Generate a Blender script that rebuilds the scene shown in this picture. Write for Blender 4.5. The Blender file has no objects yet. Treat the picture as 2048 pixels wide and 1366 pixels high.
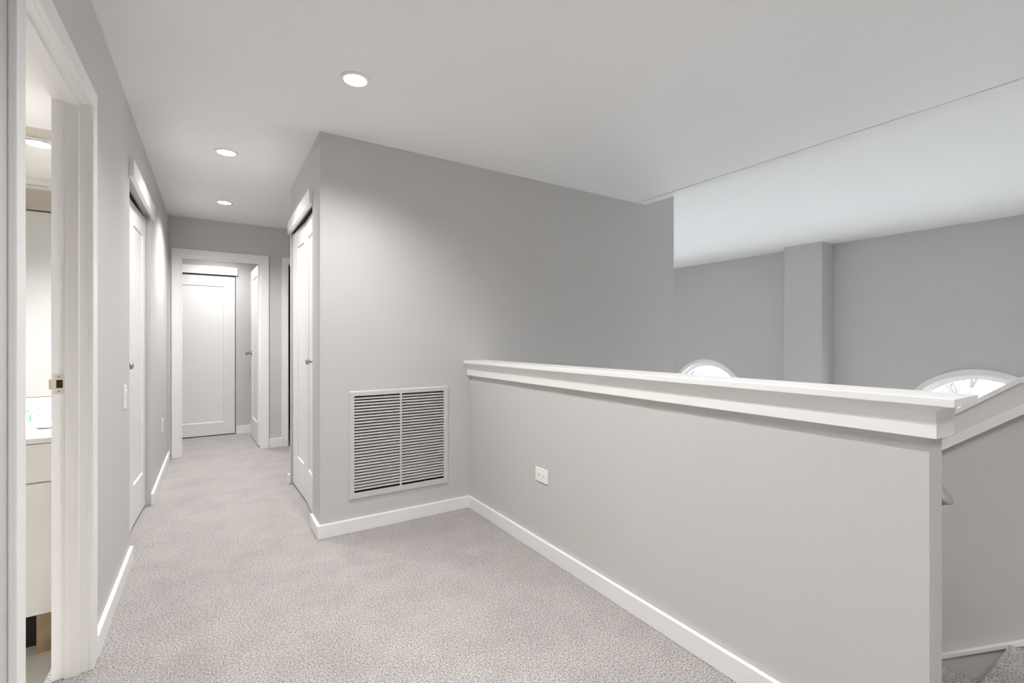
import bpy, bmesh, math, random
from mathutils import Vector, Matrix

random.seed(7)
sc = bpy.context.scene
COL = sc.collection
PI = math.pi

# ------------------------------------------------------------------ materials
def new_mat(name):
    m = bpy.data.materials.new(name); m.use_nodes = True
    nt = m.node_tree; b = nt.nodes['Principled BSDF']
    return m, nt, b

def paint(name, col, rough=0.6, bump=0.0, scale=300.0, spec=0.4, var=0.0):
    m, nt, b = new_mat(name)
    b.inputs['Base Color'].default_value = (*col, 1)
    b.inputs['Roughness'].default_value = rough
    b.inputs['Specular IOR Level'].default_value = spec
    tc = nt.nodes.new('ShaderNodeTexCoord')
    if bump > 0:
        n = nt.nodes.new('ShaderNodeTexNoise'); n.inputs['Scale'].default_value = scale
        n.inputs['Detail'].default_value = 3
        bp = nt.nodes.new('ShaderNodeBump'); bp.inputs['Strength'].default_value = bump
        bp.inputs['Distance'].default_value = 0.002
        nt.links.new(tc.outputs['Object'], n.inputs['Vector'])
        nt.links.new(n.outputs['Fac'], bp.inputs['Height'])
        nt.links.new(bp.outputs['Normal'], b.inputs['Normal'])
    if var > 0:
        n2 = nt.nodes.new('ShaderNodeTexNoise'); n2.inputs['Scale'].default_value = 2.2
        n2.inputs['Detail'].default_value = 4
        r = nt.nodes.new('ShaderNodeMixRGB'); r.blend_type = 'MIX'
        r.inputs['Color1'].default_value = (*[c*(1-var) for c in col], 1)
        r.inputs['Color2'].default_value = (*[min(1, c*(1+var)) for c in col], 1)
        nt.links.new(tc.outputs['Object'], n2.inputs['Vector'])
        nt.links.new(n2.outputs['Fac'], r.inputs['Fac'])
        nt.links.new(r.outputs['Color'], b.inputs['Base Color'])
    return m

def metal(name, col, rough):
    m, nt, b = new_mat(name)
    b.inputs['Base Color'].default_value = (*col, 1)
    b.inputs['Metallic'].default_value = 1.0
    b.inputs['Roughness'].default_value = rough
    return m

def emit(name, col, strength):
    m, nt, b = new_mat(name)
    b.inputs['Base Color'].default_value = (0.8, 0.8, 0.8, 1)
    b.inputs['Emission Color'].default_value = (*col, 1)
    b.inputs['Emission Strength'].default_value = strength
    return m

def carpet_mat():
    m, nt, b = new_mat('carpet')
    b.inputs['Roughness'].default_value = 1.0
    b.inputs['Specular IOR Level'].default_value = 0.05
    b.inputs['Sheen Weight'].default_value = 0.15
    tc = nt.nodes.new('ShaderNodeTexCoord')
    def noise(scale, detail, rough=0.5):
        n = nt.nodes.new('ShaderNodeTexNoise'); n.inputs['Scale'].default_value = scale
        n.inputs['Detail'].default_value = detail; n.inputs['Roughness'].default_value = rough
        nt.links.new(tc.outputs['Object'], n.inputs['Vector']); return n
    def ramp(src, p0, c0, p1, c1):
        r = nt.nodes.new('ShaderNodeValToRGB')
        r.color_ramp.elements[0].position = p0; r.color_ramp.elements[0].color = (*c0, 1)
        r.color_ramp.elements[1].position = p1; r.color_ramp.elements[1].color = (*c1, 1)
        nt.links.new(src, r.inputs['Fac']); return r
    fine = noise(170, 3, 0.7); grain = ramp(fine.outputs['Fac'], 0.38, CARPET_DARK, 0.58, CARPET_LIGHT)
    patch = noise(4.2, 6, 0.65); pr = ramp(patch.outputs['Fac'], 0.36, (0.88, 0.87, 0.87), 0.60, (1, 1, 1))
    mul = nt.nodes.new('ShaderNodeMixRGB'); mul.blend_type = 'MULTIPLY'; mul.inputs['Fac'].default_value = 1
    nt.links.new(grain.outputs['Color'], mul.inputs['Color1']); nt.links.new(pr.outputs['Color'], mul.inputs['Color2'])
    nt.links.new(mul.outputs['Color'], b.inputs['Base Color'])
    v = nt.nodes.new('ShaderNodeTexVoronoi'); v.inputs['Scale'].default_value = 190
    nt.links.new(tc.outputs['Object'], v.inputs['Vector'])
    add = nt.nodes.new('ShaderNodeMath'); add.operation = 'ADD'
    nt.links.new(v.outputs['Distance'], add.inputs[0]); nt.links.new(fine.outputs['Fac'], add.inputs[1])
    bp = nt.nodes.new('ShaderNodeBump'); bp.inputs['Strength'].default_value = 0.55; bp.inputs['Distance'].default_value = 0.006
    nt.links.new(add.outputs[0], bp.inputs['Height']); nt.links.new(bp.outputs['Normal'], b.inputs['Normal'])
    return m

def glass_mat():
    m = bpy.data.materials.new('pane_glass'); m.use_nodes = True
    nt = m.node_tree; nt.nodes.clear()
    o = nt.nodes.new('ShaderNodeOutputMaterial'); mx = nt.nodes.new('ShaderNodeMixShader')
    t = nt.nodes.new('ShaderNodeBsdfTransparent'); g = nt.nodes.new('ShaderNodeBsdfGlossy')
    t.inputs['Color'].default_value = (0.95, 0.97, 0.97, 1); g.inputs['Roughness'].default_value = 0.02
    mx.inputs['Fac'].default_value = 0.06
    nt.links.new(t.outputs[0], mx.inputs[1]); nt.links.new(g.outputs[0], mx.inputs[2]); nt.links.new(mx.outputs[0], o.inputs[0])
    return m

def mosaic_mat():
    m, nt, b = new_mat('mosaic_tile')
    b.inputs['Roughness'].default_value = 0.25
    tc = nt.nodes.new('ShaderNodeTexCoord'); mp = nt.nodes.new('ShaderNodeMapping')
    mp.inputs['Rotation'].default_value = (PI/2, 0, 0)
    br = nt.nodes.new('ShaderNodeTexBrick'); br.inputs['Scale'].default_value = 20
    br.inputs['Color1'].default_value = (0.85, 0.85, 0.83, 1); br.inputs['Color2'].default_value = (0.70, 0.71, 0.69, 1)
    br.inputs['Mortar'].default_value = (0.80, 0.80, 0.78, 1); br.inputs['Mortar Size'].default_value = 0.03
    nt.links.new(tc.outputs['Object'], mp.inputs['Vector']); nt.links.new(mp.outputs['Vector'], br.inputs['Vector'])
    nt.links.new(br.outputs['Color'], b.inputs['Base Color'])
    return m

def wood_mat(name, c0, c1, scale=6, rough=0.45):
    m, nt, b = new_mat(name); b.inputs['Roughness'].default_value = rough
    tc = nt.nodes.new('ShaderNodeTexCoord'); mp = nt.nodes.new('ShaderNodeMapping')
    mp.inputs['Scale'].default_value = (1, 8, 1)
    n = nt.nodes.new('ShaderNodeTexNoise'); n.inputs['Scale'].default_value = scale; n.inputs['Detail'].default_value = 5
    r = nt.nodes.new('ShaderNodeValToRGB')
    r.color_ramp.elements[0].color = (*c0, 1); r.color_ramp.elements[1].color = (*c1, 1)
    r.color_ramp.elements[0].position = 0.3; r.color_ramp.elements[1].position = 0.7
    nt.links.new(tc.outputs['Object'], mp.inputs['Vector']); nt.links.new(mp.outputs['Vector'], n.inputs['Vector'])
    nt.links.new(n.outputs['Fac'], r.inputs['Fac']); nt.links.new(r.outputs['Color'], b.inputs['Base Color'])
    return m

CARPET_DARK = (0.175, 0.163, 0.156); CARPET_LIGHT = (0.585, 0.556, 0.541)
WALL_COL = (0.578, 0.565, 0.556)
M = dict(
    wall=paint('wall_paint', WALL_COL, 0.62, 0.10, 260, 0.3),
    ceil=paint('ceiling_paint', (0.865, 0.854, 0.846), 0.8, 0.05, 200, 0.2),
    trim=paint('trim_paint', (0.835, 0.83, 0.822), 0.34, 0.04, 120, 0.45),
    door=paint('door_paint', (0.765, 0.763, 0.755), 0.36, 0.02, 120, 0.45),
    grille=paint('grille_paint', (0.60, 0.585, 0.57), 0.5, 0.0, 1, 0.4),
    plate=paint('white_plastic', (0.86, 0.86, 0.84), 0.3),
    slot=paint('dark_slot', (0.02, 0.02, 0.02), 0.7),
    dark=paint('dark_shade_paint', (0.035, 0.025, 0.02), 0.9),  # near-black colour standing in for shade in gaps, recesses and unlit spaces
    carpet=carpet_mat(),
    satin=metal('satin_nickel', (0.60, 0.585, 0.56), 0.35),
    nickel=metal('brushed_nickel', (0.40, 0.40, 0.39), 0.26),
    strike=metal('satin_strike', (0.60, 0.54, 0.46), 0.38),
    glass=glass_mat(),
    mosaic=mosaic_mat(),
    mirror=metal('mirror_silver', (0.93, 0.93, 0.92), 0.01),
    counter=paint('quartz_counter', (0.80, 0.78, 0.75), 0.25, 0, 1, 0.5, 0.05),
    cabinet=paint('cabinet_paint', (0.85, 0.845, 0.83), 0.45),
    raw=wood_mat('bare_board', (0.30, 0.22, 0.13), (0.42, 0.32, 0.20), 9, 0.7),
    railwood=wood_mat('rail_wood', (0.16, 0.10, 0.06), (0.25, 0.16, 0.09), 7, 0.4),
    oak=wood_mat('oak_floor', (0.44, 0.42, 0.40), (0.54, 0.52, 0.50), 4, 0.4),
    tile=paint('bath_tile', (0.66, 0.64, 0.60), 0.4, 0, 1, 0.4, 0.06),
    bathwall=paint('bath_wall_paint', (0.58, 0.54, 0.47), 0.6, 0.06, 260),
    green=paint('green_plastic', (0.30, 0.50, 0.40), 0.3),
    paper=paint('white_carton', (0.84, 0.84, 0.82), 0.5),
    print=paint('grey_print', (0.38, 0.40, 0.38), 0.6),
    ceramic=paint('white_ceramic', (0.85, 0.85, 0.83), 0.15, 0, 1, 0.5),
    lens=emit('lamp_lens', (1.0, 0.985, 0.965), 3.0),
    bark=paint('bark', (0.055, 0.052, 0.050), 0.9, 0.2, 60),
    soil=paint('outdoor_ground', (0.40, 0.41, 0.42), 0.95, 0, 1, 0.1, 0.25),
)

# ------------------------------------------------------------------ mesh helpers
class MB:
    """collects shapes given in world metres, links them as one mesh object"""
    def __init__(s): s.v = []; s.f = []; s.sm = []
    def add(s, vs, fs, smooth=False):
        b = len(s.v); s.v += [Vector(p) for p in vs]; s.f += [[b+i for i in f] for f in fs]; s.sm += [smooth]*len(fs); return s
    def box(s, x0, x1, y0, y1, z0, z1):
        if x0 > x1: x0, x1 = x1, x0
        if y0 > y1: y0, y1 = y1, y0
        if z0 > z1: z0, z1 = z1, z0
        return s.add([(x0,y0,z0),(x1,y0,z0),(x1,y1,z0),(x0,y1,z0),(x0,y0,z1),(x1,y0,z1),(x1,y1,z1),(x0,y1,z1)],
              [(3,2,1,0),(4,5,6,7),(0,1,5,4),(1,2,6,5),(2,3,7,6),(3,0,4,7)])
    def frame(s, o, ax, ay, az, lx, ly, lz):
        """box at corner o along three direction vectors"""
        o = Vector(o); ax, ay, az = Vector(ax)*lx, Vector(ay)*ly, Vector(az)*lz
        P = [o, o+ax, o+ax+ay, o+ay]; P += [p+az for p in P]
        fs = [(3,2,1,0),(4,5,6,7),(0,1,5,4),(1,2,6,5),(2,3,7,6),(3,0,4,7)]
        if ax.cross(ay).dot(az) < 0: fs = [tuple(reversed(f)) for f in fs]
        return s.add(P, fs)
    def loft(s, rings, cap=True, smooth=False, closed=True):
        n = len(rings[0]); vs = [p for r in rings for p in r]; fs = []
        for k in range(len(rings)-1):
            for i in range(n if closed else n-1):
                j = (i+1) % n
                fs.append((k*n+i, k*n+j, (k+1)*n+j, (k+1)*n+i))
        if cap:
            fs.append(tuple(reversed(range(n)))); fs.append(tuple((len(rings)-1)*n+i for i in range(n)))
        return s.add(vs, fs, smooth)
    def lathe(s, origin, axis, prof, seg=32, smooth=True):
        """prof: list of (distance along the axis, radius)"""
        o = Vector(origin); a = Vector(axis).normalized()
        u = a.orthogonal().normalized(); w = a.cross(u)
        rings = [[o + a*d + (u*math.cos(2*PI*i/seg) + w*math.sin(2*PI*i/seg))*max(r, 1e-5) for i in range(seg)] for d, r in prof]
        return s.loft(rings, True, smooth)
    def tube(s, pts, rads, seg=10):
        rings = []
        for k, p in enumerate(pts):
            p = Vector(p); d = (Vector(pts[min(k+1, len(pts)-1)]) - Vector(pts[max(k-1, 0)])).normalized()
            u = d.cross(Vector((0.3, 0.9, 0.31))).normalized(); w = d.cross(u)
            r = rads[k] if isinstance(rads, (list, tuple)) else rads
            rings.append([p + (u*math.cos(2*PI*i/seg) + w*math.sin(2*PI*i/seg))*r for i in range(seg)])
        return s.loft(rings, True, True)

def base(o):
    v = Vector((0, 0, 0))
    while o is not None: v += o.location; o = o.parent
    return v

def tag(o, label=None, cat=None, group=None, kind=None):
    if label: o['label'] = label
    if cat: o['category'] = cat
    if group: o['group'] = group
    if kind: o['kind'] = kind
    return o

def empty(name, loc, label, cat, group=None, kind=None):
    o = bpy.data.objects.new(name, None); COL.objects.link(o); o.location = loc
    o.empty_display_size = 0.1
    return tag(o, label, cat, group, kind)

def obj(name, mb, mat, parent=None, loc=None, bevel=0.0, seg=2):
    off = base(parent) if parent else Vector((0, 0, 0))
    if loc is not None: off = Vector(loc)
    me = bpy.data.meshes.new(name)
    bm = bmesh.new()
    vs = [bm.verts.new(p - off) for p in mb.v]
    for f, sm in zip(mb.f, mb.sm):
        try:
            fc = bm.faces.new([vs[i] for i in f]); fc.smooth = sm
        except ValueError: pass
    bmesh.ops.remove_doubles(bm, verts=bm.verts, dist=1e-6)
    bmesh.ops.recalc_face_normals(bm, faces=bm.faces)
    if bevel > 0:
        es = [e for e in bm.edges if len(e.link_faces) == 2 and e.calc_face_angle(0) > 0.6]
        bmesh.ops.bevel(bm, geom=es, offset=bevel, segments=seg, profile=0.5, affect='EDGES', clamp_overlap=True)
    bm.to_mesh(me); bm.free()
    me.materials.append(mat)
    o = bpy.data.objects.new(name, me); COL.objects.link(o)
    if parent: o.parent = parent; 
    if loc is not None:
        o.location = Vector(loc) - (base(parent) if parent else Vector((0, 0, 0)))
    return o

def struct(name, mb, mat, label, cat, bevel=0.0, loc=None):
    return tag(obj(name, mb, mat, None, loc, bevel), label, cat, None, 'structure')

# ------------------------------------------------------------------ measurements
XL, XB, YB, XH, YF, C = -0.374, 0.5334, 2.9376, 1.528, 5.7224, 2.415
T = 0.115                     # partition thickness
BB, BT = 0.082, 0.018         # baseboard height and thickness
DY0, DY1 = 1.490, 2.205       # bathroom door opening in the left wall
KY0, KY1 = 3.187, 4.180       # left closet opening
RY0, RY1 = 3.187, 4.172       # closet opening opposite
YE = 4.207                    # end of the block beside the corridor
XW, CW = 7.99, 2.65           # window wall, tall ceiling
XE = 3.733                    # outer corner of the block
LOW = -2.66                   # lower floor
YK = -1.6                     # wall behind
HEAD = 2.06

# ------------------------------------------------------------------ floors and ceilings
fl = MB()
fl.box(XL-T, XH+0.09, YK, YB+0.1, -0.30, 0).box(XL-T, XB+0.15, YB+0.1, 6.95, -0.30, 0).box(XB+0.15, 2.3, YE-0.06, 6.95, -0.30, 0)
fl.box(XH+0.09, 2.70, YK, 0.455, -0.30, 0).box(-1.3, XL-T, 3.17, 6.95, -0.30, 0).box(XB+0.15, 3.74, YB+0.1, YE-0.06, -0.30, 0)
struct('floor', fl, M['carpet'], 'pale grey cut-pile carpet of the landing and corridor', 'floor')
struct('floor_lower', MB().box(1.5, XW+0.3, -3.2, 8.2, LOW-0.1, LOW), M['oak'], 'floor of the tall room below the landing', 'floor')
struct('floor_bathroom', MB().box(-2.05, XL-T, 1.2, 3.17, -0.30, -0.055), M['tile'], 'bathroom floor beyond the open doorway at left', 'floor')

struct('ceiling', MB().box(-2.1, 3.218, YK, YB, C, C+0.35).box(-2.1, 3.333, YB, 7.0, C, C+0.35).box(3.218, 3.330, YK, YB, C+0.03, C+0.35),
       M['ceil'], 'flat white ceiling over the landing and corridor', 'ceiling')
struct('ceiling_tall', MB().box(3.26, XW+0.3, -3.2, 8.2, CW, CW+0.15), M['ceil'], 'brighter higher ceiling over the tall room at right', 'ceiling')
struct('ceiling_bathroom', MB().box(-2.05, XL-T, 1.2, 3.17, 2.18, 2.30), M['ceil'], 'low white ceiling of the bathroom at left', 'ceiling')
struct('trim_1', MB().box(3.230, 3.334, YK, YB, C-0.001, C+0.035), M['ceil'], 'flat trim strip along the edge where the landing ceiling stops', 'trim', 0.002)

# ------------------------------------------------------------------ walls
w = MB()
x0, x1 = XL-0.0945, XL
w.box(x0, x1, YK, DY0-0.02, 0, C).box(x0, x1, DY0-0.02, DY1+0.02, 2.04, C).box(x0, x1, DY1+0.02, KY0, 0, C)
w.box(x0, x1, KY0, KY1, HEAD, C).box(x0, x1, KY1, YF+0.1, 0, C)
struct('wall_left', w, M['wall'], 'long grey corridor wall at left with the bathroom doorway and a closet', 'wall')

w = MB()
w.box(XB, 0.729, YB, YB+T, -0.3, C).box(0.729, 1.326, YB, YB+T, -0.3, 0.236).box(0.729, 1.326, YB, YB+T, 0.832, C).box(1.326, 3.333, YB, YB+T, LOW, C)
w.box(3.333, XE, YB, YB+T, LOW, CW).box(1.62, 1.73, YB, YB+T, LOW, -0.2)
struct('wall_front', w, M['wall'], 'wide grey wall facing the camera with the return grille low down', 'wall')
w = MB()
w.box(XB, XB+T, YB+T, RY0, 0, C).box(XB, XB+T, RY0, RY1, HEAD, C).box(XB, XB+T, RY1, YE, 0, C).box(XB+T, 2.3, YE-0.11, YE, 0, C)
struct('wall_corridor', w, M['wall'], 'short grey wall on the right of the corridor holding a closet door', 'wall')
w = MB()
fx0, fx1, gx0 = -0.276-0.02, 0.441+0.02, 0.704-0.02
w.box(-1.3, fx0, YF, YF+T, 0, C).box(fx0, fx1, YF, YF+T, 2.045, C).box(fx1, gx0, YF, YF+T, 0, C).box(gx0, 1.45, YF, YF+T, 2.045, C).box(1.45, 2.3, YF, YF+T, 0, C)
struct('wall_far', w, M['wall'], 'grey wall closing the far end of the corridor around two doorways', 'wall')
struct('wall_hall_end', MB().box(2.2, 2.3, YE, YF, 0, C), M['wall'], 'wall at the end of the side passage behind the closet block', 'wall')
# room beyond the far doorway
w = MB()
w.box(-0.62, 0.240, 6.80, 6.9, 2.02, C).box(0.240, 0.665, 6.80, 6.9, 0, C).box(-1.3, -0.62, 6.80, 6.9, 0, C)
struct('wall_room', w, M['wall'], 'grey wall of the small room seen through the far doorway', 'wall')
struct('wall_room_side', MB().box(0.62, 0.665, YF+T, 6.8, 0, C).box(-1.3, -1.2, YF+T, 6.8, 0, C), M['wall'], 'side walls of the small room past the far doorway', 'wall')
struct('wall_dark_room', MB().box(1.45, 1.5, YF+T, 6.8, 0, C).box(0.665, 1.5, 6.80, 6.9, 0, C).box(0.665, 0.685, YF+T+0.001, 6.80, 0, C), M['dark'], 'walls coloured near black for the unlit room behind the corner doorway', 'wall')  # darkness of the unlit room is put into the wall colour
# closets and bathroom partitions
struct('wall_closet', MB().box(-1.3, XL-T, 4.25, 4.35, 0, C).box(-1.3, -1.2, 3.17, 4.25, 0, C), M['wall'], 'inside walls of the left closet', 'wall')
struct('wall_bathroom_mirror', MB().box(-2.05, XL-T, 3.07, 3.17, -0.3, C), M['bathwall'], 'bathroom wall that carries the big mirror', 'wall')
w = MB().box(-2.05, -1.95, 1.2, 3.07, -0.3, C).box(-1.95, XL-T, 1.2, 1.3, -0.3, C).box(-1.95, -0.80, 1.3, 1.80, 2.046, C)
w.box(-0.88, -0.80, 1.3, 1.80, -0.3, 2.046).box(-1.95, -1.66, 1.3, 1.80, -0.3, 2.046).box(-1.66, -0.88, 1.3, 1.70, -0.3, 2.046)
struct('wall_bathroom', w, M['bathwall'], 'tan bathroom walls reflected in the mirror', 'wall')
struct('wall_back', MB().box(XL-T, 2.72, YK-0.1, YK, LOW, C+0.3), M['wall'], 'wall behind the camera closing the landing', 'wall')

# half wall beside the landing and the sloped guard wall of the stair
HY = 0.423
struct('wall_half', MB().box(XH, 1.618, HY, YB, 0, 1.014).box(XH, 1.618, HY+0.04, YB, LOW, -0.001), M['wall'], 'waist-high grey wall between the landing and the stairs', 'wall', 0.0015)
SL = 0.787                    # stair slope
def zcap(y): return 1.036 if y <= 0.447 else 1.036 - SL*(y-0.447)
w = MB()
def sect(x0, x1, zt, zb, y): return [(x0,y,zb),(x1,y,zb),(x1,y,zt),(x0,y,zt)]
w.loft([sect(2.616, 2.706, zcap(y)-0.02, LOW, y) for y in (YK, 0.447, YB)])
struct('wall_stair', w, M['wall'], 'grey guard wall on the far side of the stairs, top sloping down', 'wall')

# tall room shell
struct('wall_tall_left', MB().box(XE-T, XE, YB+T, 8.2, LOW, CW), M['wall'], 'grey wall of the tall room running back from the corner', 'wall')
struct('wall_tall_far', MB().box(XE, XW+0.2, 8.0, 8.2, LOW, CW), M['wall'], 'far end wall of the tall room', 'wall')
struct('wall_tall_near', MB().box(2.62, XW+0.2, -3.2, -3.0, LOW, CW).box(2.62, 2.72, -3.0, YK, LOW, CW), M['wall'], 'near end wall of the tall room', 'wall')
WIN = [(5.53, 0.015), (1.742, 0.015)]   # centre and spring line of the two arches
RO, RC, RG = 0.800, 0.735, 0.668        # casing outside, opening, glass
SILL = -2.05
w = MB()
def wall_seg(y0, y1, z0, z1): w.box(XW, XW+0.2, y0, y1, z0, z1)
cols = sorted(WIN)
ys = [-3.2] + [v for yc, _ in cols for v in (yc-RC, yc+RC)] + [8.2]
for k in range(0, len(ys), 2): wall_seg(ys[k], ys[k+1], LOW, CW)
for yc, zs in cols:
    wall_seg(yc-RC, yc+RC, LOW, SILL)
    N = 40
    for i in range(N):
        a0, a1 = PI*i/N, PI*(i+1)/N
        p0, p1 = (yc+RC*math.cos(a0), zs+RC*math.sin(a0)), (yc+RC*math.cos(a1), zs+RC*math.sin(a1))
        poly = [(p1[0], p1[1]), (p0[0], p0[1]), (p0[0], CW), (p1[0], CW)]
        w.loft([[(XW, a, b) for a, b in poly], [(XW+0.2, a, b) for a, b in poly]])
struct('wall_window', w, M['wall'], 'far grey wall of the tall room with two arched windows', 'wall')
struct('column', MB().box(7.645, XW, 3.36, 3.905, LOW, CW), M['wall'], 'boxed grey column standing out from the window wall', 'column', 0.003)

# ------------------------------------------------------------------ windows
def arch_ring(mb, xa, xb, yc, zs, r0, r1, bottom, N=48):
    """half ring above the spring line with two straight legs going down"""
    pts = [(1, bottom)] + [(i, None) for i in range(N+1)] + [(-1, bottom)]
    rings = []
    def at(r, i): a = PI*i/N; return (yc+r*math.cos(a), zs+r*math.sin(a))
    path = [((yc+r1, bottom), (yc+r0, bottom))] + [(at(r1, i), at(r0, i)) for i in range(N+1)] + [((yc-r1, bottom), (yc-r0, bottom))]
    rings = [[(xa, o[0], o[1]), (xb, o[0], o[1]), (xb, i[0], i[1]), (xa, i[0], i[1])] for o, i in path]
    mb.loft(rings)
win_labels = ['left arched window, its whole white arch showing over the half wall cap',
              'right arched window, partly hidden by the sloping stair cap']
for k, (yc, zs) in enumerate(WIN):
    e = empty(f'window_{k+1}', (XW, yc, SILL), win_labels[k], 'window', 'arched windows of the tall room', 'structure')
    m = MB(); arch_ring(m, XW-0.022, XW, yc, zs, RC-0.004, RO, SILL); m.box(XW-0.03, XW, yc-RO, yc+RO, SILL-0.07, SILL); obj('casing', m, M['trim'], e)
    m = MB(); arch_ring(m, XW+0.055, XW+0.10, yc, zs, RG, RC, SILL); m.box(XW+0.055, XW+0.10, yc-RC, yc+RC, SILL, SILL+0.07)
    m.box(XW+0.057, XW+0.098, yc-RG, yc+RG, zs-0.09, zs-0.02)
    obj('sash', m, M['trim'], e)
    m = MB(); poly = [(yc+(RG+.01)*math.cos(PI*i/40), zs+(RG+.01)*math.sin(PI*i/40)) for i in range(41)] + [(yc-RG-.01, SILL+0.06), (yc+RG+.01, SILL+0.06)]
    m.loft([[(XW+0.075, a, b) for a, b in poly], [(XW+0.079, a, b) for a, b in poly]])
    obj('pane', m, M['glass'], e)
    ld = bpy.data.lights.new('daylight_portal', 'AREA'); ld.shape = 'RECTANGLE'; ld.size = 2.75; ld.size_y = 1.4
    ld.cycles.is_portal = True
    lo = bpy.data.objects.new('daylight_portal', ld); COL.objects.link(lo)
    lo.location = (XW+0.21, yc, -0.68); lo.rotation_euler = (0, PI/2, 0)

# ------------------------------------------------------------------ baseboards
def board(mb, x0, x1, y0, y1, z0=0.0, h=BB): mb.box(x0, x1, y0, y1, z0, z0+h)
m = MB(); board(m, XL, XL+BT, 2.277, KY0-0.003)
struct('baseboard_left', m, M['trim'], 'white baseboard between the bathroom doorway and the left closet', 'baseboard', 0.003)
m = MB(); board(m, XL, XL+BT, KY1+0.003, YF)
struct('baseboard_left_far', m, M['trim'], 'white baseboard past the left closet, under the far wall outlet', 'baseboard', 0.003)
m = MB(); board(m, XL, XL+BT, YK, DY0-0.07)
struct('baseboard_left_near', m, M['trim'], 'white baseboard beside the camera, outside the frame', 'baseboard', 0.003)
m = MB(); board(m, XB-BT, XH, YB-BT, YB); board(m, XB-BT, XB, YB, RY0-0.02)
struct('baseboard_front', m, M['trim'], 'white baseboard below the grille, turning the block corner', 'baseboard', 0.003)
m = MB(); board(m, XH-BT, XH, HY, YB-BT)
struct('baseboard_half', m, M['trim'], 'long white baseboard along the foot of the half wall', 'baseboard', 0.003)
m = MB(); board(m, XB-BT, XB, RY1+0.01, YE+BT); board(m, XB, 2.2, YE, YE+BT)
struct('baseboard_block', m, M['trim'], 'bit of white baseboard at the far end of the closet block', 'baseboard', 0.003)
m = MB(); board(m, 0.516, 0.646, YF-BT, YF, 0, 0.10)
struct('baseboard_far', m, M['trim'], 'short white baseboard between the two far doorways', 'baseboard', 0.003)
m = MB(); board(m, 0.245, 0.62, 6.80-BT, 6.80, 0, 0.10)
struct('baseboard_room', m, M['trim'], 'white baseboard in the room past the far doorway', 'baseboard', 0.003)

# ------------------------------------------------------------------ caps
def rect(x0, x1, y0, y1, z): return [(x0,y0,z),(x1,y0,z),(x1,y1,z),(x0,y1,z)]
e = empty('trim_2', (1.573, HY, 1.014), 'white moulded cap along the top of the half wall', 'cap', None, 'structure')
obj('cap_board', MB().box(1.479, 1.667, 0.364, YB, 1.014, 1.035), M['trim'], e, None, 0.002)
obj('cove_molding', MB().loft([rect(1.507, 1.639, 0.404, YB, 0.970), rect(1.500, 1.646, 0.404, YB, 0.985), rect(1.493, 1.652, 0.4025, YB, 0.9995), rect(1.486, 1.660, 0.386, YB, 1.0135)]), M['trim'], e)
obj('apron', MB().box(1.507, XH, 0.404, YB, 0.930, 0.970).box(1.618, 1.639, 0.404, YB, 0.930, 0.970).box(XH, 1.618, 0.404, HY, 0.930, 0.970), M['trim'], e, None, 0.001)
e = empty('trim_3', (2.66, 0.447, 1.014), 'white moulded cap sloping down the stair guard wall', 'cap', None, 'structure')
YS = (YK, 0.447, YB)
obj('cap_board', MB().loft([sect(2.570, 2.752, zcap(y), zcap(y)-0.023, y) for y in YS]), M['trim'], e, None, 0.002)
obj('cove_molding', MB().loft([[(2.602,y,zcap(y)-0.110),(2.720,y,zcap(y)-0.110),(2.735,y,zcap(y)-0.024),(2.578,y,zcap(y)-0.024)] for y in YS]), M['trim'], e)
obj('apron', MB().loft([sect(2.597, 2.616, zcap(y)-0.105, zcap(y)-0.145, y) for y in YS]), M['trim'], e, None, 0.001)

# ------------------------------------------------------------------ stairs
e = empty('staircase', (2.1, 0.455, LOW), 'carpeted stairs going down behind the half wall at right', 'stairs', None, 'structure')
SX0, SX1 = 1.620, 2.597
for k in range(1, 11):
    y0 = 0.455 + 0.241*(k-1); z = -0.19*k
    obj('tread', MB().box(SX0, SX1, y0, min(y0+0.241+0.025, YB-0.002), z-0.035, z), M['carpet'], e, None, 0.008)
    obj('riser', MB().box(SX0, SX1, y0-0.012, y0, z-0.001, z+0.19-0.036), M['carpet'], e)
obj('nosing', MB().box(SX0, SX1, 0.44, 0.482, -0.036, 0.001), M['carpet'], e, None, 0.010)
def zsk(y): return 0.03 - SL*(y-0.442)
obj('skirt_board', MB().loft([sect(2.598, 2.6155, zsk(y)-0.018, zsk(y)-0.36, y) for y in (0.41, 2.6)]), M['wall'], e, None, 0.001)
obj('skirt_lit_edge', MB().loft([sect(2.590, 2.6158, zsk(y)+0.004, zsk(y)-0.018, y) for y in (0.41, 2.6)]), M['trim'], e, None, 0.003)  # white strip paints in the light along the skirt's top edge
# level guard foot beside the top step
m = MB(); board(m, 2.598, 2.616, YK, 0.405)
struct('baseboard_stair', m, M['trim'], 'white baseboard at the head of the stairs', 'baseboard', 0.003)

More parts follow.
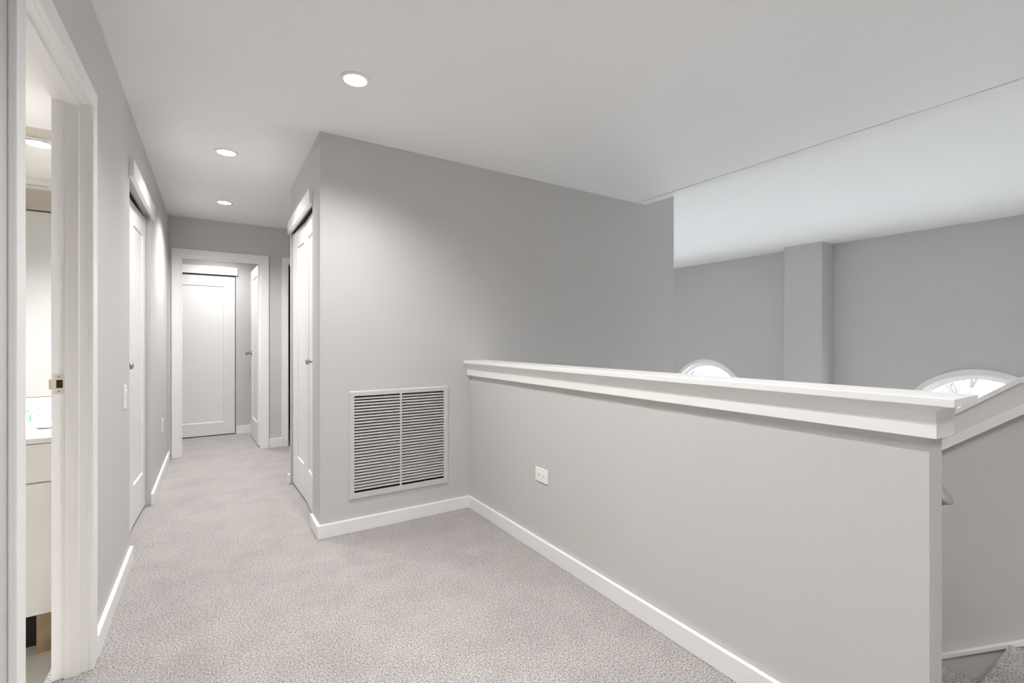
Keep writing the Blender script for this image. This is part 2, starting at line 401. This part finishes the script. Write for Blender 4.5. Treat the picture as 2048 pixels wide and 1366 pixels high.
# handrail on the back of the half wall
rl = empty('handrail', (1.69, 0.44, 0.745), 'dark stair handrail ending in a round nickel cap beside the half wall', 'handrail')
d = Vector((0, math.cos(math.atan(SL)), -math.sin(math.atan(SL))))
p0 = Vector((1.690, 0.437, 0.755))
obj('rail', MB().lathe(p0 + d*0.006, d, [(0, 0.021), (0.01, 0.022), (2.2, 0.022), (2.21, 0.018)], 24), M['railwood'], rl)
obj('end_cap', MB().lathe(p0, d, [(-0.003, 0.010), (-0.002, 0.026), (0.001, 0.0305), (0.006, 0.0305), (0.012, 0.027), (0.03, 0.0235), (0.03, 0.0222)], 36), M['satin'], rl)
for s in (0.35, 1.5):
    b = p0 + d*s
    obj('bracket', MB().tube([(1.6175, b.y, b.z-0.055), (1.66, b.y, b.z-0.06), (1.688, b.y, b.z-0.045), (1.69, b.y, b.z-0.018)], 0.007, 10)
        .lathe((1.6175, b.y, b.z-0.055), (1, 0, 0), [(0.0, 0.028), (0.004, 0.028), (0.008, 0.018)], 24), M['nickel'], rl)

# ------------------------------------------------------------------ doors
KNOB = [(0.0, 0.0), (0.0, 0.031), (0.004, 0.031), (0.008, 0.026), (0.010, 0.012), (0.026, 0.0095), (0.032, 0.014), (0.038, 0.022),
        (0.048, 0.0265), (0.058, 0.0255), (0.065, 0.019), (0.068, 0.008), (0.0685, 0.0)]
SMALLKNOB = [(0.0, 0.0), (0.0, 0.017), (0.003, 0.017), (0.006, 0.007), (0.020, 0.0065), (0.025, 0.012), (0.031, 0.0165), (0.038, 0.0180), (0.045, 0.0160), (0.050, 0.009), (0.0505, 0.0)]

def shaker(mb, o, u, n, W, z0, z1, th, p0, p1, zb, zt, rec=0.009, bev=0.007, both=False):
    """leaf from corner o along u, face normal n; recessed flat panel p0..p1 x zb..zt"""
    o, u, n = Vector(o), Vector(u).normalized(), Vector(n).normalized()
    def P(a, z, dpt): return o + u*a - n*dpt + Vector((0, 0, z))
    O = [(0, z0), (W, z0), (W, z1), (0, z1)]; A = [(p0, zb), (p1, zb), (p1, zt), (p0, zt)]
    B = [(p0+bev, zb+bev), (p1-bev, zb+bev), (p1-bev, zt-bev), (p0+bev, zt-bev)]
    vs = [P(a, z, 0) for a, z in O] + [P(a, z, 0) for a, z in A] + [P(a, z, rec) for a, z in B] + [P(a, z, th) for a, z in O]
    fs = []
    for i in range(4):
        j = (i+1) % 4
        fs += [(i, j, 4+j, 4+i), (4+i, 4+j, 8+j, 8+i), (j, i, 12+i, 12+j)]
    fs += [(8, 9, 10, 11), (15, 14, 13, 12)]
    mb.add(vs, fs)

def bifold(idx, label, n, pts, panels, header, hx, knob_y, knob_x):
    """two narrow shaker leaves closing an uncased opening, header board on the wall above"""
    e = empty(f'door_{idx}', ((pts[0][0]+pts[2][0])/2, pts[1][1], 0), label, 'door', None, 'structure')
    for k in (0, 1):
        a, b = Vector((*pts[k], 0)), Vector((*pts[k+1], 0))
        u = (b-a).normalized(); W = (b-a).length - 0.003
        nn = Vector((-u.y, u.x, 0)); nn = nn if nn.x*n > 0 else -nn
        m = MB(); shaker(m, a, u, nn, W, 0.020, 2.032, 0.034, panels[k][0]-pts[k][1], panels[k][1]-pts[k][1], 0.262, 1.900)
        leaf = obj('door_leaf', m, M['door'], e)
        if k == 0:
            t = (knob_y-a.y)/(b.y-a.y); kx = a.x + (b.x-a.x)*t
            obj('door_knob', MB().lathe((kx, knob_y, 1.035), (n, 0, 0), SMALLKNOB, 28), M['nickel'], leaf)
    obj('header_board', MB().box(*hx, *header, 2.042, 2.138), M['trim'], e, None, 0.002)
    xm = pts[1][0] - n*0.017
    obj('track_gap_shade', MB().box(xm-0.028, xm+0.022 if n < 0 else xm+0.024, pts[0][1], pts[2][1]-0.004, 2.046, HEAD+0.001), M['dark'], e)  # near-black strip, its colour gives the shade in the gap above the leaves
    return e
bifold(1, 'white two-leaf closet door in the left corridor wall', 1, [(-0.413, 3.189), (-0.422, 3.670), (-0.402, 4.176)],
       [(3.30, 3.612), (3.735, 4.075)], (3.153, 4.236), (XL, XL+0.0225), 3.245, 0)
bifold(2, 'white two-leaf closet door on the right side of the corridor', -1, [(0.556, 3.189), (0.565, 3.645), (0.547, 4.168)],
       [(3.30, 3.545), (3.705, 3.975)], (3.172, 4.192), (XB-0.0225, XB), 3.290, 0)

def doorway_y(idx, label, X, y0, y1, zt, th, cw, room_side_stop):
    """cased opening in a wall running along y; casing on the +x face at X"""
    e = empty(f'door_{idx}', (X, (y0+y1)/2, 0), label, 'doorway', None, 'structure')
    k = 0.016
    m = MB()
    m.loft([[(X,y1,0),(X+k,y1,0),(X+k,y1+cw,0),(X,y1+cw,0)], [(X,y1,zt),(X+k,y1,zt),(X+k,y1+cw,zt+cw),(X,y1+cw,zt+cw)]])
    cn = cw - 0.012
    m.loft([[(X,y0-cn,0),(X+k,y0-cn,0),(X+k,y0,0),(X,y0,0)], [(X,y0-cn,zt+cw),(X+k,y0-cn,zt+cw),(X+k,y0,zt),(X,y0,zt)]])
    m.loft([[(X,y0,zt),(X+k,y0,zt),(X+k,y0-cn,zt+cw),(X,y0-cn,zt+cw)], [(X,y1,zt),(X+k,y1,zt),(X+k,y1+cw,zt+cw),(X,y1+cw,zt+cw)]])
    obj('casing', m, M['trim'], e, None, 0.003)
    m = MB()
    m.box(X-th, X+0.001, y1, y1+0.02, 0, zt+0.02).box(X-th, X+0.001, y0-0.02, y0, 0, zt+0.02).box(X-th, X+0.001, y0-0.02, y1+0.02, zt, zt+0.02)
    obj('jamb', m, M['trim'], e, None, 0.0015)
    m = MB(); s0, s1 = X-0.060, X-0.022
    m.box(s0, s1, y1-0.011, y1, 0, zt).box(s0, s1, y0, y0+0.011, 0, zt).box(s0, s1, y0+0.011, y1-0.011, zt-0.011, zt)
    obj('door_stop', m, M['trim'], e, None, 0.002)
    return e
e = doorway_y(3, 'open cased bathroom doorway at the left edge, seen at a sharp angle', XL, DY0, DY1, 2.008, 0.0948, 0.068, True)
# strike plate on the far jamb
yj = DY1
m = MB()
m.box(-0.4635, -0.4555, yj-0.0015, yj+0.001, 0.990, 1.057).box(-0.439, -0.4345, yj-0.0015, yj+0.001, 0.990, 1.057)
m.box(-0.4555, -0.439, yj-0.0015, yj+0.001, 1.0385, 1.057).box(-0.4555, -0.439, yj-0.0015, yj+0.001, 0.990, 1.0100)
m.loft([[(-0.4635,yj-0.0015,1.006),(-0.4635,yj+0.001,1.006),(-0.4635,yj+0.001,1.041),(-0.4635,yj-0.0015,1.041)],
        [(-0.4705,yj-0.0015,1.006),(-0.4705,yj+0.001,1.006),(-0.4705,yj+0.001,1.041),(-0.4705,yj-0.0015,1.041)],
        [(-0.4750,yj+0.0025,1.007),(-0.4735,yj+0.0040,1.007),(-0.4735,yj+0.0040,1.040),(-0.4750,yj+0.0025,1.040)],
        [(-0.4765,yj+0.0080,1.007),(-0.4745,yj+0.0080,1.007),(-0.4745,yj+0.0080,1.040),(-0.4765,yj+0.0080,1.040)]])
sp = obj('strike_plate', m, M['strike'], e)
obj('latch_hole', MB().box(-0.4555, -0.439, yj-0.0004, yj+0.0006, 1.0100, 1.0385), M['slot'], sp)
for z in (0.9985, 1.0485):
    obj('screw', MB().lathe((-0.4490, yj-0.0015, z), (0, -1, 0), [(0, 0.0032), (0.0006, 0.0030), (0.0007, 0.0012), (0.0001, 0.0009)], 14), M['nickel'], sp)

def doorway_x(idx, label, Y, x0, x1, zt, th, cw):
    """cased opening in a wall running along x; casing on the -y face at Y"""
    e = empty(f'door_{idx}', ((x0+x1)/2, Y, 0), label, 'doorway', None, 'structure')
    k = 0.016; m = MB()
    m.loft([[(x1,Y,0),(x1,Y-k,0),(x1+cw,Y-k,0),(x1+cw,Y,0)], [(x1,Y,zt),(x1,Y-k,zt),(x1+cw,Y-k,zt+cw),(x1+cw,Y,zt+cw)]])
    m.loft([[(x0-cw,Y,0),(x0-cw,Y-k,0),(x0,Y-k,0),(x0,Y,0)], [(x0-cw,Y,zt+cw),(x0-cw,Y-k,zt+cw),(x0,Y-k,zt),(x0,Y,zt)]])
    m.loft([[(x0,Y,zt),(x0,Y-k,zt),(x0-cw,Y-k,zt+cw),(x0-cw,Y,zt+cw)], [(x1,Y,zt),(x1,Y-k,zt),(x1+cw,Y-k,zt+cw),(x1+cw,Y,zt+cw)]])
    obj('casing', m, M['trim'], e, None, 0.003)
    m = MB()
    m.box(x1, x1+0.02, Y-0.001, Y+th, 0, zt+0.02).box(x0-0.02, x0, Y-0.001, Y+th, 0, zt+0.02).box(x0-0.02, x1+0.02, Y-0.001, Y+th, zt, zt+0.02)
    obj('jamb', m, M['trim'], e, None, 0.0015)
    m = MB(); s0, s1 = Y+0.03, Y+0.07
    m.box(x1-0.011, x1, s0, s1, 0, zt).box(x0, x0+0.011, s0, s1, 0, zt).box(x0+0.011, x1-0.011, s0, s1, zt-0.011, zt)
    obj('door_stop', m, M['trim'], e, None, 0.002)
    return e
e = doorway_x(4, 'cased doorway at the far end of the corridor with its white door swung open', YF, -0.276, 0.441, 2.022, T, 0.072)
u = Vector((-0.036, 0.9993, 0)).normalized(); nn = Vector((-u.y, u.x, 0))
m = MB(); shaker(m, (0.418, YF+T-0.005, 0), u, nn, 0.715, 0.012, 2.012, 0.035, 0.10, 0.60, 0.25, 1.90)
lf = obj('door_leaf', m, M['door'], e)
kp = Vector((0.418, YF+T-0.005, 1.02)) + u*0.655
obj('door_knob', MB().lathe(kp, nn, KNOB, 28), M['nickel'], lf)
for z in (0.25, 1.05, 1.80):
    obj('hinge', MB().lathe((0.4405, YF+T+0.004, z-0.045), (0, 0, 1), [(0, 0.0055), (0.09, 0.0055)], 12), M['nickel'], lf)
e = doorway_x(5, 'narrow view of a second doorway, dark inside, beside the corridor closet', YF, 0.704, 1.43, 2.028, T, 0.062)
obj('strike_plate', MB().box(0.7035, 0.7065, YF+0.012, YF+0.038, 0.985, 1.045), M['slot'], e)
# sliding closet door in the small room
e = empty('door_6', (-0.19, 6.80, 0), 'white sliding closet door in the small room past the far doorway', 'door', None, 'structure')
m = MB(); shaker(m, (0.232, 6.806, 0), (-1, 0, 0), (0, -1, 0), 0.83, 0.012, 1.972, 0.034, 0.122, 0.70, 0.165, 1.845)
obj('door_leaf', m, M['door'], e)
obj('header_board', MB().box(-0.66, 0.262, 6.778, 6.80, 1.985, 2.086), M['trim'], e, None, 0.002)
obj('gap_shade_back', MB().box(-0.62, 0.240, 6.85, 6.9, 0, 2.02), M['dark'], e)  # dark sheet painted as the shade in the gaps around the leaf

# ------------------------------------------------------------------ return air grille
g = empty('return_air_grille', (1.03, YB, 0.19), 'large painted louvred return grille low on the front wall', 'grille')
GX0, GX1, GZ0, GZ1 = 0.698, 1.362, 0.197, 0.863
IX0, IX1, IZ0, IZ1 = 0.729, 1.326, 0.236, 0.832
y0, y1 = YB-0.009, YB
m = MB()
O = [(GX0,GZ0),(GX1,GZ0),(GX1,GZ1),(GX0,GZ1)]; O2 = [(GX0+.006,GZ0+.006),(GX1-.006,GZ0+.006),(GX1-.006,GZ1-.006),(GX0+.006,GZ1-.006)]
I = [(IX0,IZ0),(IX1,IZ0),(IX1,IZ1),(IX0,IZ1)]
rings = [[(a,YB,b) for a,b in O], [(a,YB-0.003,b) for a,b in O], [(a,YB-0.009,b) for a,b in O2], [(a,YB-0.009,b) for a,b in I], [(a,YB+0.012,b) for a,b in I]]
m.loft(rings, cap=False)
obj('frame', m, M['grille'], g)
obj('mullion', MB().box(1.019, 1.030, YB-0.009, YB+0.003, IZ0, IZ1), M['grille'], g, None, 0.001)
NL = 31; pitch = (IZ1-IZ0-0.016)/NL
for i in range(NL):
    zb = IZ0 + 0.014 + i*pitch
    pr = [(YB-0.0055, zb), (YB-0.0055, zb+0.0050), (YB-0.0030, zb+0.0066), (YB+0.0055, zb+0.0116), (YB+0.0062, zb+0.0106), (YB-0.0022, zb+0.0054), (YB-0.0040, zb)]
    obj('louver', MB().loft([[(IX0, a, b) for a, b in pr], [(IX1, a, b) for a, b in pr]]), M['grille'], g)
obj('duct_shade_lining', MB().box(IX0+.001, IX1-.001, YB+0.085, YB+0.09, IZ0+.001, IZ1-.001).box(IX0+.0005, IX0+.004, YB+.013, YB+.09, IZ0+.001, IZ1-.001).box(IX1-.004, IX1-.0005, YB+.013, YB+.09, IZ0+.001, IZ1-.001)
    .box(IX0+.001, IX1-.001, YB+.013, YB+.09, IZ0+.0005, IZ0+.004).box(IX0+.001, IX1-.001, YB+.013, YB+.09, IZ1-.004, IZ1-.0005), M['dark'], g)  # coloured near black so the spaces between louvers read as shaded

# ------------------------------------------------------------------ electrical plates
def duplex(name, label, c, n, up, wide, hgt):
    """cover plate centred at c; n outward, up = long axis of the device"""
    c, n, up = Vector(c), Vector(n).normalized(), Vector(up).normalized(); sd = up.cross(n)
    e = empty(name, c - Vector((0, 0, hgt/2)), label, 'outlet')
    def bx(mb, a, b, la, lb, d0, d1):
        mb.frame(c + up*(a-la/2) + sd*(b-lb/2) + n*d0, up, sd, n, la, lb, d1-d0); return mb
    obj('cover_plate', bx(MB(), 0, 0, 0.114, 0.076, 0, 0.006), M['plate'], e, None, 0.0025)
    for s in (-1, 1):
        r = obj('receptacle', bx(MB(), s*0.0195, 0, 0.029, 0.030, 0.005, 0.0075), M['plate'], e, None, 0.003)
        obj('slot', bx(MB(), s*0.0195+0.004, -0.0065, 0.008, 0.0022, 0.0073, 0.0078), M['slot'], r)
        obj('slot', bx(MB(), s*0.0195+0.004, 0.0065, 0.007, 0.0022, 0.0073, 0.0078), M['slot'], r)
        obj('ground_hole', MB().lathe(c + up*(s*0.0195-0.008) + n*0.0072, n, [(0, 0.0026), (0.0006, 0.0026)], 12), M['slot'], r)
    obj('screw', MB().lathe(c + n*0.006, n, [(0, 0.003), (0.0006, 0.0028)], 12), M['plate'], e)
    return e
duplex('wall_outlet', 'white duplex outlet mounted sideways on the half wall', (XH, 2.075, 0.431), (-1, 0, 0), (0, 1, 0), 0.076, 0.076)
duplex('wall_outlet', 'small white outlet far down the left wall, past the closet', (XL, 5.055, 0.437), (1, 0, 0), (0, 0, 1), 0.076, 0.114)
s = empty('light_switch', (XL, 3.005, 0.835), 'white rocker switch on the left wall just before the closet', 'switch')
obj('cover_plate', MB().box(XL, XL+0.006, 2.967, 3.043, 0.835, 0.951), M['plate'], s, None, 0.0025)
obj('rocker', MB().loft([[(XL+0.005,2.989,0.861),(XL+0.0075,2.989,0.861),(XL+0.0075,3.021,0.861),(XL+0.005,3.021,0.861)],
                         [(XL+0.005,2.989,0.894),(XL+0.0085,2.989,0.894),(XL+0.0085,3.021,0.894),(XL+0.005,3.021,0.894)],
                         [(XL+0.005,2.989,0.926),(XL+0.013,2.989,0.926),(XL+0.013,3.021,0.926),(XL+0.005,3.021,0.926)]]), M['plate'], s)

# ------------------------------------------------------------------ ceiling lights
def spot(name, loc, power, angle, blend, col, parent, size=0.04):
    ld = bpy.data.lights.new(name, 'SPOT'); ld.energy = power; ld.spot_size = angle; ld.spot_blend = blend
    ld.color = col; ld.shadow_soft_size = size
    o = bpy.data.objects.new(name, ld); COL.objects.link(o); o.parent = parent; o.location = Vector(loc) - base(parent)
    return o
WARM = (1.0, 0.988, 0.972)
def downlight(x, y, z, label, power, group='recessed ceiling lights', angle=math.radians(140), blend=1.0):
    e = empty('downlight', (x, y, z), label, 'ceiling light', group)
    obj('trim_ring', MB().lathe((x, y, z), (0, 0, -1), [(0, 0.068), (0.0045, 0.0675), (0.0068, 0.0655), (0.0068, 0.0535), (0.0055, 0.0525), (0.0, 0.0520)], 48), M['plate'], e)
    obj('lens', MB().lathe((x, y, z-0.0008), (0, 0, -1), [(0, 0.0518), (0.0055, 0.0518), (0.0058, 0.045), (0.0060, 0.0)], 40), M['lens'], e)
    spot('lamp', (x, y, z-0.014), power, angle, blend, WARM, e)
    return e
def downlight_copy(src, x, y, z, label, power):
    e = src.copy(); COL.objects.link(e); e.location = (x, y, z); e['label'] = label
    for ch in list(src.children):
        c = ch.copy(); COL.objects.link(c); c.parent = e
        if ch.type == 'LIGHT': c.data = ch.data.copy(); c.data.energy = power
    return e
P_NEAR, P_HALL, P_BACK, P_BATH, P_ROOM = 46, 34, 64, 104, 38
dl = downlight(0.569, 2.266, C, 'nearest and largest recessed light, on the ceiling before the front wall', P_NEAR)
downlight_copy(dl, 0.074, 3.600, C, 'middle recessed light of the three, over the corridor between the closets', P_HALL)
downlight_copy(dl, 0.086, 4.915, C, 'farthest and smallest recessed light, by the end of the corridor', 64)
bl = downlight(-0.752, 2.825, 2.18, 'bathroom recessed light seen in the mirror through the left doorway', P_BATH)
# extra unseen downlights, added to brighten the landing, stairs and small room
downlight_copy(dl, 0.30, -0.70, C, 'added unseen recessed light over the landing beside the camera', P_BACK)
downlight_copy(dl, 0.74, 1.05, C, 'added recessed light over the middle of the landing, above the frame', 50)
downlight_copy(dl, 2.05, -0.35, C, 'added unseen recessed light over the head of the stairs', 16)
downlight_copy(dl, 0.05, 6.30, C, 'added unseen recessed light in the small room past the far doorway', P_ROOM)

# ------------------------------------------------------------------ bathroom
v = empty('vanity_cabinet', (-1.2, 2.53, -0.055), 'cream vanity cabinet under the counter in the bathroom at left', 'cabinet')
obj('carcass', MB().box(-1.94, -0.50, 2.545, 3.065, 0.104, 0.774), M['cabinet'], v)
for xa, xb in ((-1.94, -1.225), (-1.222, -0.502)):
    obj('drawer_front', MB().box(xa, xb, 2.526, 2.545, 0.622, 0.770), M['cabinet'], v, None, 0.0015)
    obj('cabinet_door', MB().box(xa, xb, 2.526, 2.545, 0.105, 0.6165), M['cabinet'], v, None, 0.0015)
obj('toe_kick', MB().box(-1.94, -0.50, 2.62, 2.64, -0.055, 0.104), M['dark'], v)  # shade of the recess under the cabinet is painted into this board
obj('foot', MB().box(-0.583, -0.540, 2.545, 2.62, -0.055, 0.104), M['raw'], v)
obj('foot', MB().box(-1.94, -1.90, 2.545, 2.62, -0.055, 0.104), M['raw'], v)
tag(obj('countertop', MB().box(-1.945, -0.495, 2.508, 3.068, 0.776, 0.797), M['counter'], None, (-1.2, 2.8, 0.776), 0.002), 'pale stone countertop on the bathroom vanity at left', 'countertop')
tag(obj('backsplash', MB().box(-1.94, -0.495, 3.058, 3.068, 0.798, 0.905), M['mosaic'], None, (-1.2, 3.06, 0.798)), 'low strip of white mosaic tile standing behind the bathroom counter', 'backsplash')
mr = empty('wall_mirror', (-1.2, 3.069, 0.908), 'frameless mirror filling the bathroom wall above the mosaic strip', 'mirror')
obj('glass', MB().box(-1.94, -0.50, 3.064, 3.069, 0.908, 2.125), M['mirror'], mr)
obj('top_clip', MB().box(-1.94, -0.50, 3.062, 3.0695, 2.1245, 2.129), M['nickel'], mr)
# things on the counter
b = empty('bottle', (-0.726, 3.020, 0.797), 'small green bottle on the bathroom counter by the mosaic strip', 'bottle')
obj('body', MB().lathe((-0.726, 3.020, 0.797), (0, 0, 1), [(0, 0.015), (0.002, 0.017), (0.042, 0.017), (0.050, 0.009), (0.055, 0.008)], 24), M['green'], b)
obj('lid', MB().lathe((-0.726, 3.020, 0.852), (0, 0, 1), [(0, 0.0095), (0.014, 0.0095), (0.015, 0.008)], 20), M['plate'], b)
b = empty('carton', (-0.692, 3.02, 0.797), 'little white printed carton on the bathroom counter beside the green bottle', 'box')
obj('box', MB().box(-0.705, -0.658, 3.005, 3.035, 0.797, 0.885), M['paper'], b, None, 0.001)
obj('emblem', MB().box(-0.690, -0.678, 3.0043, 3.0049, 0.866, 0.868).box(-0.690, -0.688, 3.0043, 3.0049, 0.846, 0.868).box(-0.690, -0.670, 3.0043, 3.0049, 0.846, 0.848).box(-0.684, -0.677, 3.0043, 3.0049, 0.853, 0.864)
    .box(-0.692, -0.668, 3.0043, 3.0049, 0.822, 0.825).lathe((-0.680, 3.0049, 0.832), (0, -1, 0), [(0, 0.006), (0.0005, 0.006)], 16), M['print'], b)
tag(obj('cup', MB().lathe((-0.612, 2.93, 0.797), (0, 0, 1), [(0, 0.028), (0.002, 0.031), (0.075, 0.036), (0.077, 0.035), (0.075, 0.033), (0.006, 0.028), (0.006, 0.0)], 32), M['ceramic'], None, (-0.612, 2.93, 0.797)),
    'white cup at the back of the bathroom counter, half hidden by the door jamb', 'cup')
tag(obj('soap_dish', MB().lathe((-0.600, 2.790, 0.797), (0, 0, 1), [(0, 0.030), (0.003, 0.034), (0.012, 0.052), (0.016, 0.054), (0.017, 0.051), (0.008, 0.034), (0.006, 0.0)], 36), M['ceramic'], None, (-0.600, 2.790, 0.797)),
    'low white dish at the front of the bathroom counter', 'dish')
# linen door and air vent that show in the mirror
e = empty('door_7', (-1.27, 1.80, -0.02), 'white door opposite the bathroom mirror, seen only as a reflection', 'door', None, 'structure')
m = MB(); m.box(-1.657, -0.883, 1.755, 1.79, -0.04, 2.036)
obj('door_leaf', m, M['door'], e)
vt = empty('ceiling_vent', (-0.98, 2.03, 2.18), 'white ceiling vent with a dark slot, reflected in the bathroom mirror', 'vent')
obj('frame', MB().box(-1.11, -0.85, 1.93, 1.955, 2.168, 2.18).box(-1.11, -0.85, 2.10, 2.125, 2.168, 2.18).box(-1.11, -1.085, 1.955, 2.10, 2.168, 2.18).box(-0.90, -0.85, 1.955, 2.10, 2.168, 2.18), M['plate'], vt, None, 0.001)
for k in range(5):
    yy = 1.972 + k*0.027
    obj('slat', MB().frame((-1.085, yy, 2.170), (1, 0, 0), (0, 0.8, 0.6), (0, -0.6, 0.8), 0.185, 0.016, 0.0015), M['plate'], vt)
obj('backing', MB().box(-1.085, -0.90, 1.955, 2.10, 2.178, 2.1795), M['dark'], vt)

# ------------------------------------------------------------------ outdoors behind the windows
struct('ground_outside', MB().box(XW+0.3, 60, -40, 50, LOW-0.5, LOW-0.3), M['soil'], 'ground outside the arched windows', 'ground')
def tree(name, x, y, h, label, seed):
    rnd = random.Random(seed); m = MB(); z0 = LOW-0.3
    def grow(p, d, L, r, depth):
        pts = [p]; n = 4
        for i in range(n):
            d = (d + Vector((rnd.uniform(-.12, .12), rnd.uniform(-.16, .16), rnd.uniform(0, .1)))).normalized()
            pts.append(pts[-1] + d*L/n)
        m.tube(pts, [r*(1-0.13*i) for i in range(n+1)], 7)
        if depth == 0: return
        for i in (1, 2, 3, 4, 4):
            a = rnd.uniform(0, 2*PI); nd = (d*0.8 + Vector((math.cos(a)*.7, math.sin(a)*.9, rnd.uniform(.1, .6)))).normalized()
            grow(pts[i], nd, L*rnd.uniform(.5, .68), r*(0.55 - 0.03*i), depth-1)
    e = empty(name, (x, y, z0), label, 'tree', 'bare trees outside')
    grow(Vector((x, y, z0)), Vector((0, 0, 1)), h*0.42, 0.085, 3)
    obj('branches', m, M['bark'], e)
tree('bare_tree', 12.5, 8.55, 7.5, 'leafless tree faintly seen through the left arched window', 3)
tree('bare_tree', 16.5, 3.75, 7.0, 'leafless tree faintly seen through the right arched window', 11)

# ------------------------------------------------------------------ sky, camera, colour
W = bpy.data.worlds.new('overcast_sky'); sc.world = W; W.use_nodes = True
bg = W.node_tree.nodes['Background']
bg.inputs['Color'].default_value = (0.925, 0.955, 1.0, 1); bg.inputs['Strength'].default_value = 10.7

cd = bpy.data.cameras.new('camera'); cam = bpy.data.objects.new('camera', cd); COL.objects.link(cam)
cam.location = (0, 0, 1.175); cam.rotation_euler = (PI/2, 0, -math.radians(32.667))
cd.sensor_width = 36; cd.lens = 36*932.5/2048; cd.shift_y = -2.2/2048; cd.clip_start = 0.02; cd.clip_end = 200
sc.camera = cam

sc.view_settings.view_transform = 'Standard'; sc.view_settings.look = 'None'
sc.view_settings.gamma = 1; sc.view_settings.use_curve_mapping = False
sc.view_settings.exposure = 1.41
sc.cycles.max_bounces = 14; sc.cycles.diffuse_bounces = 10; sc.cycles.glossy_bounces = 4
sc.cycles.transparent_max_bounces = 8
sc.cycles.caustics_reflective = False; sc.cycles.caustics_refractive = False
sc.cycles.sample_clamp_indirect = 6
sc.cycles.use_denoising = True
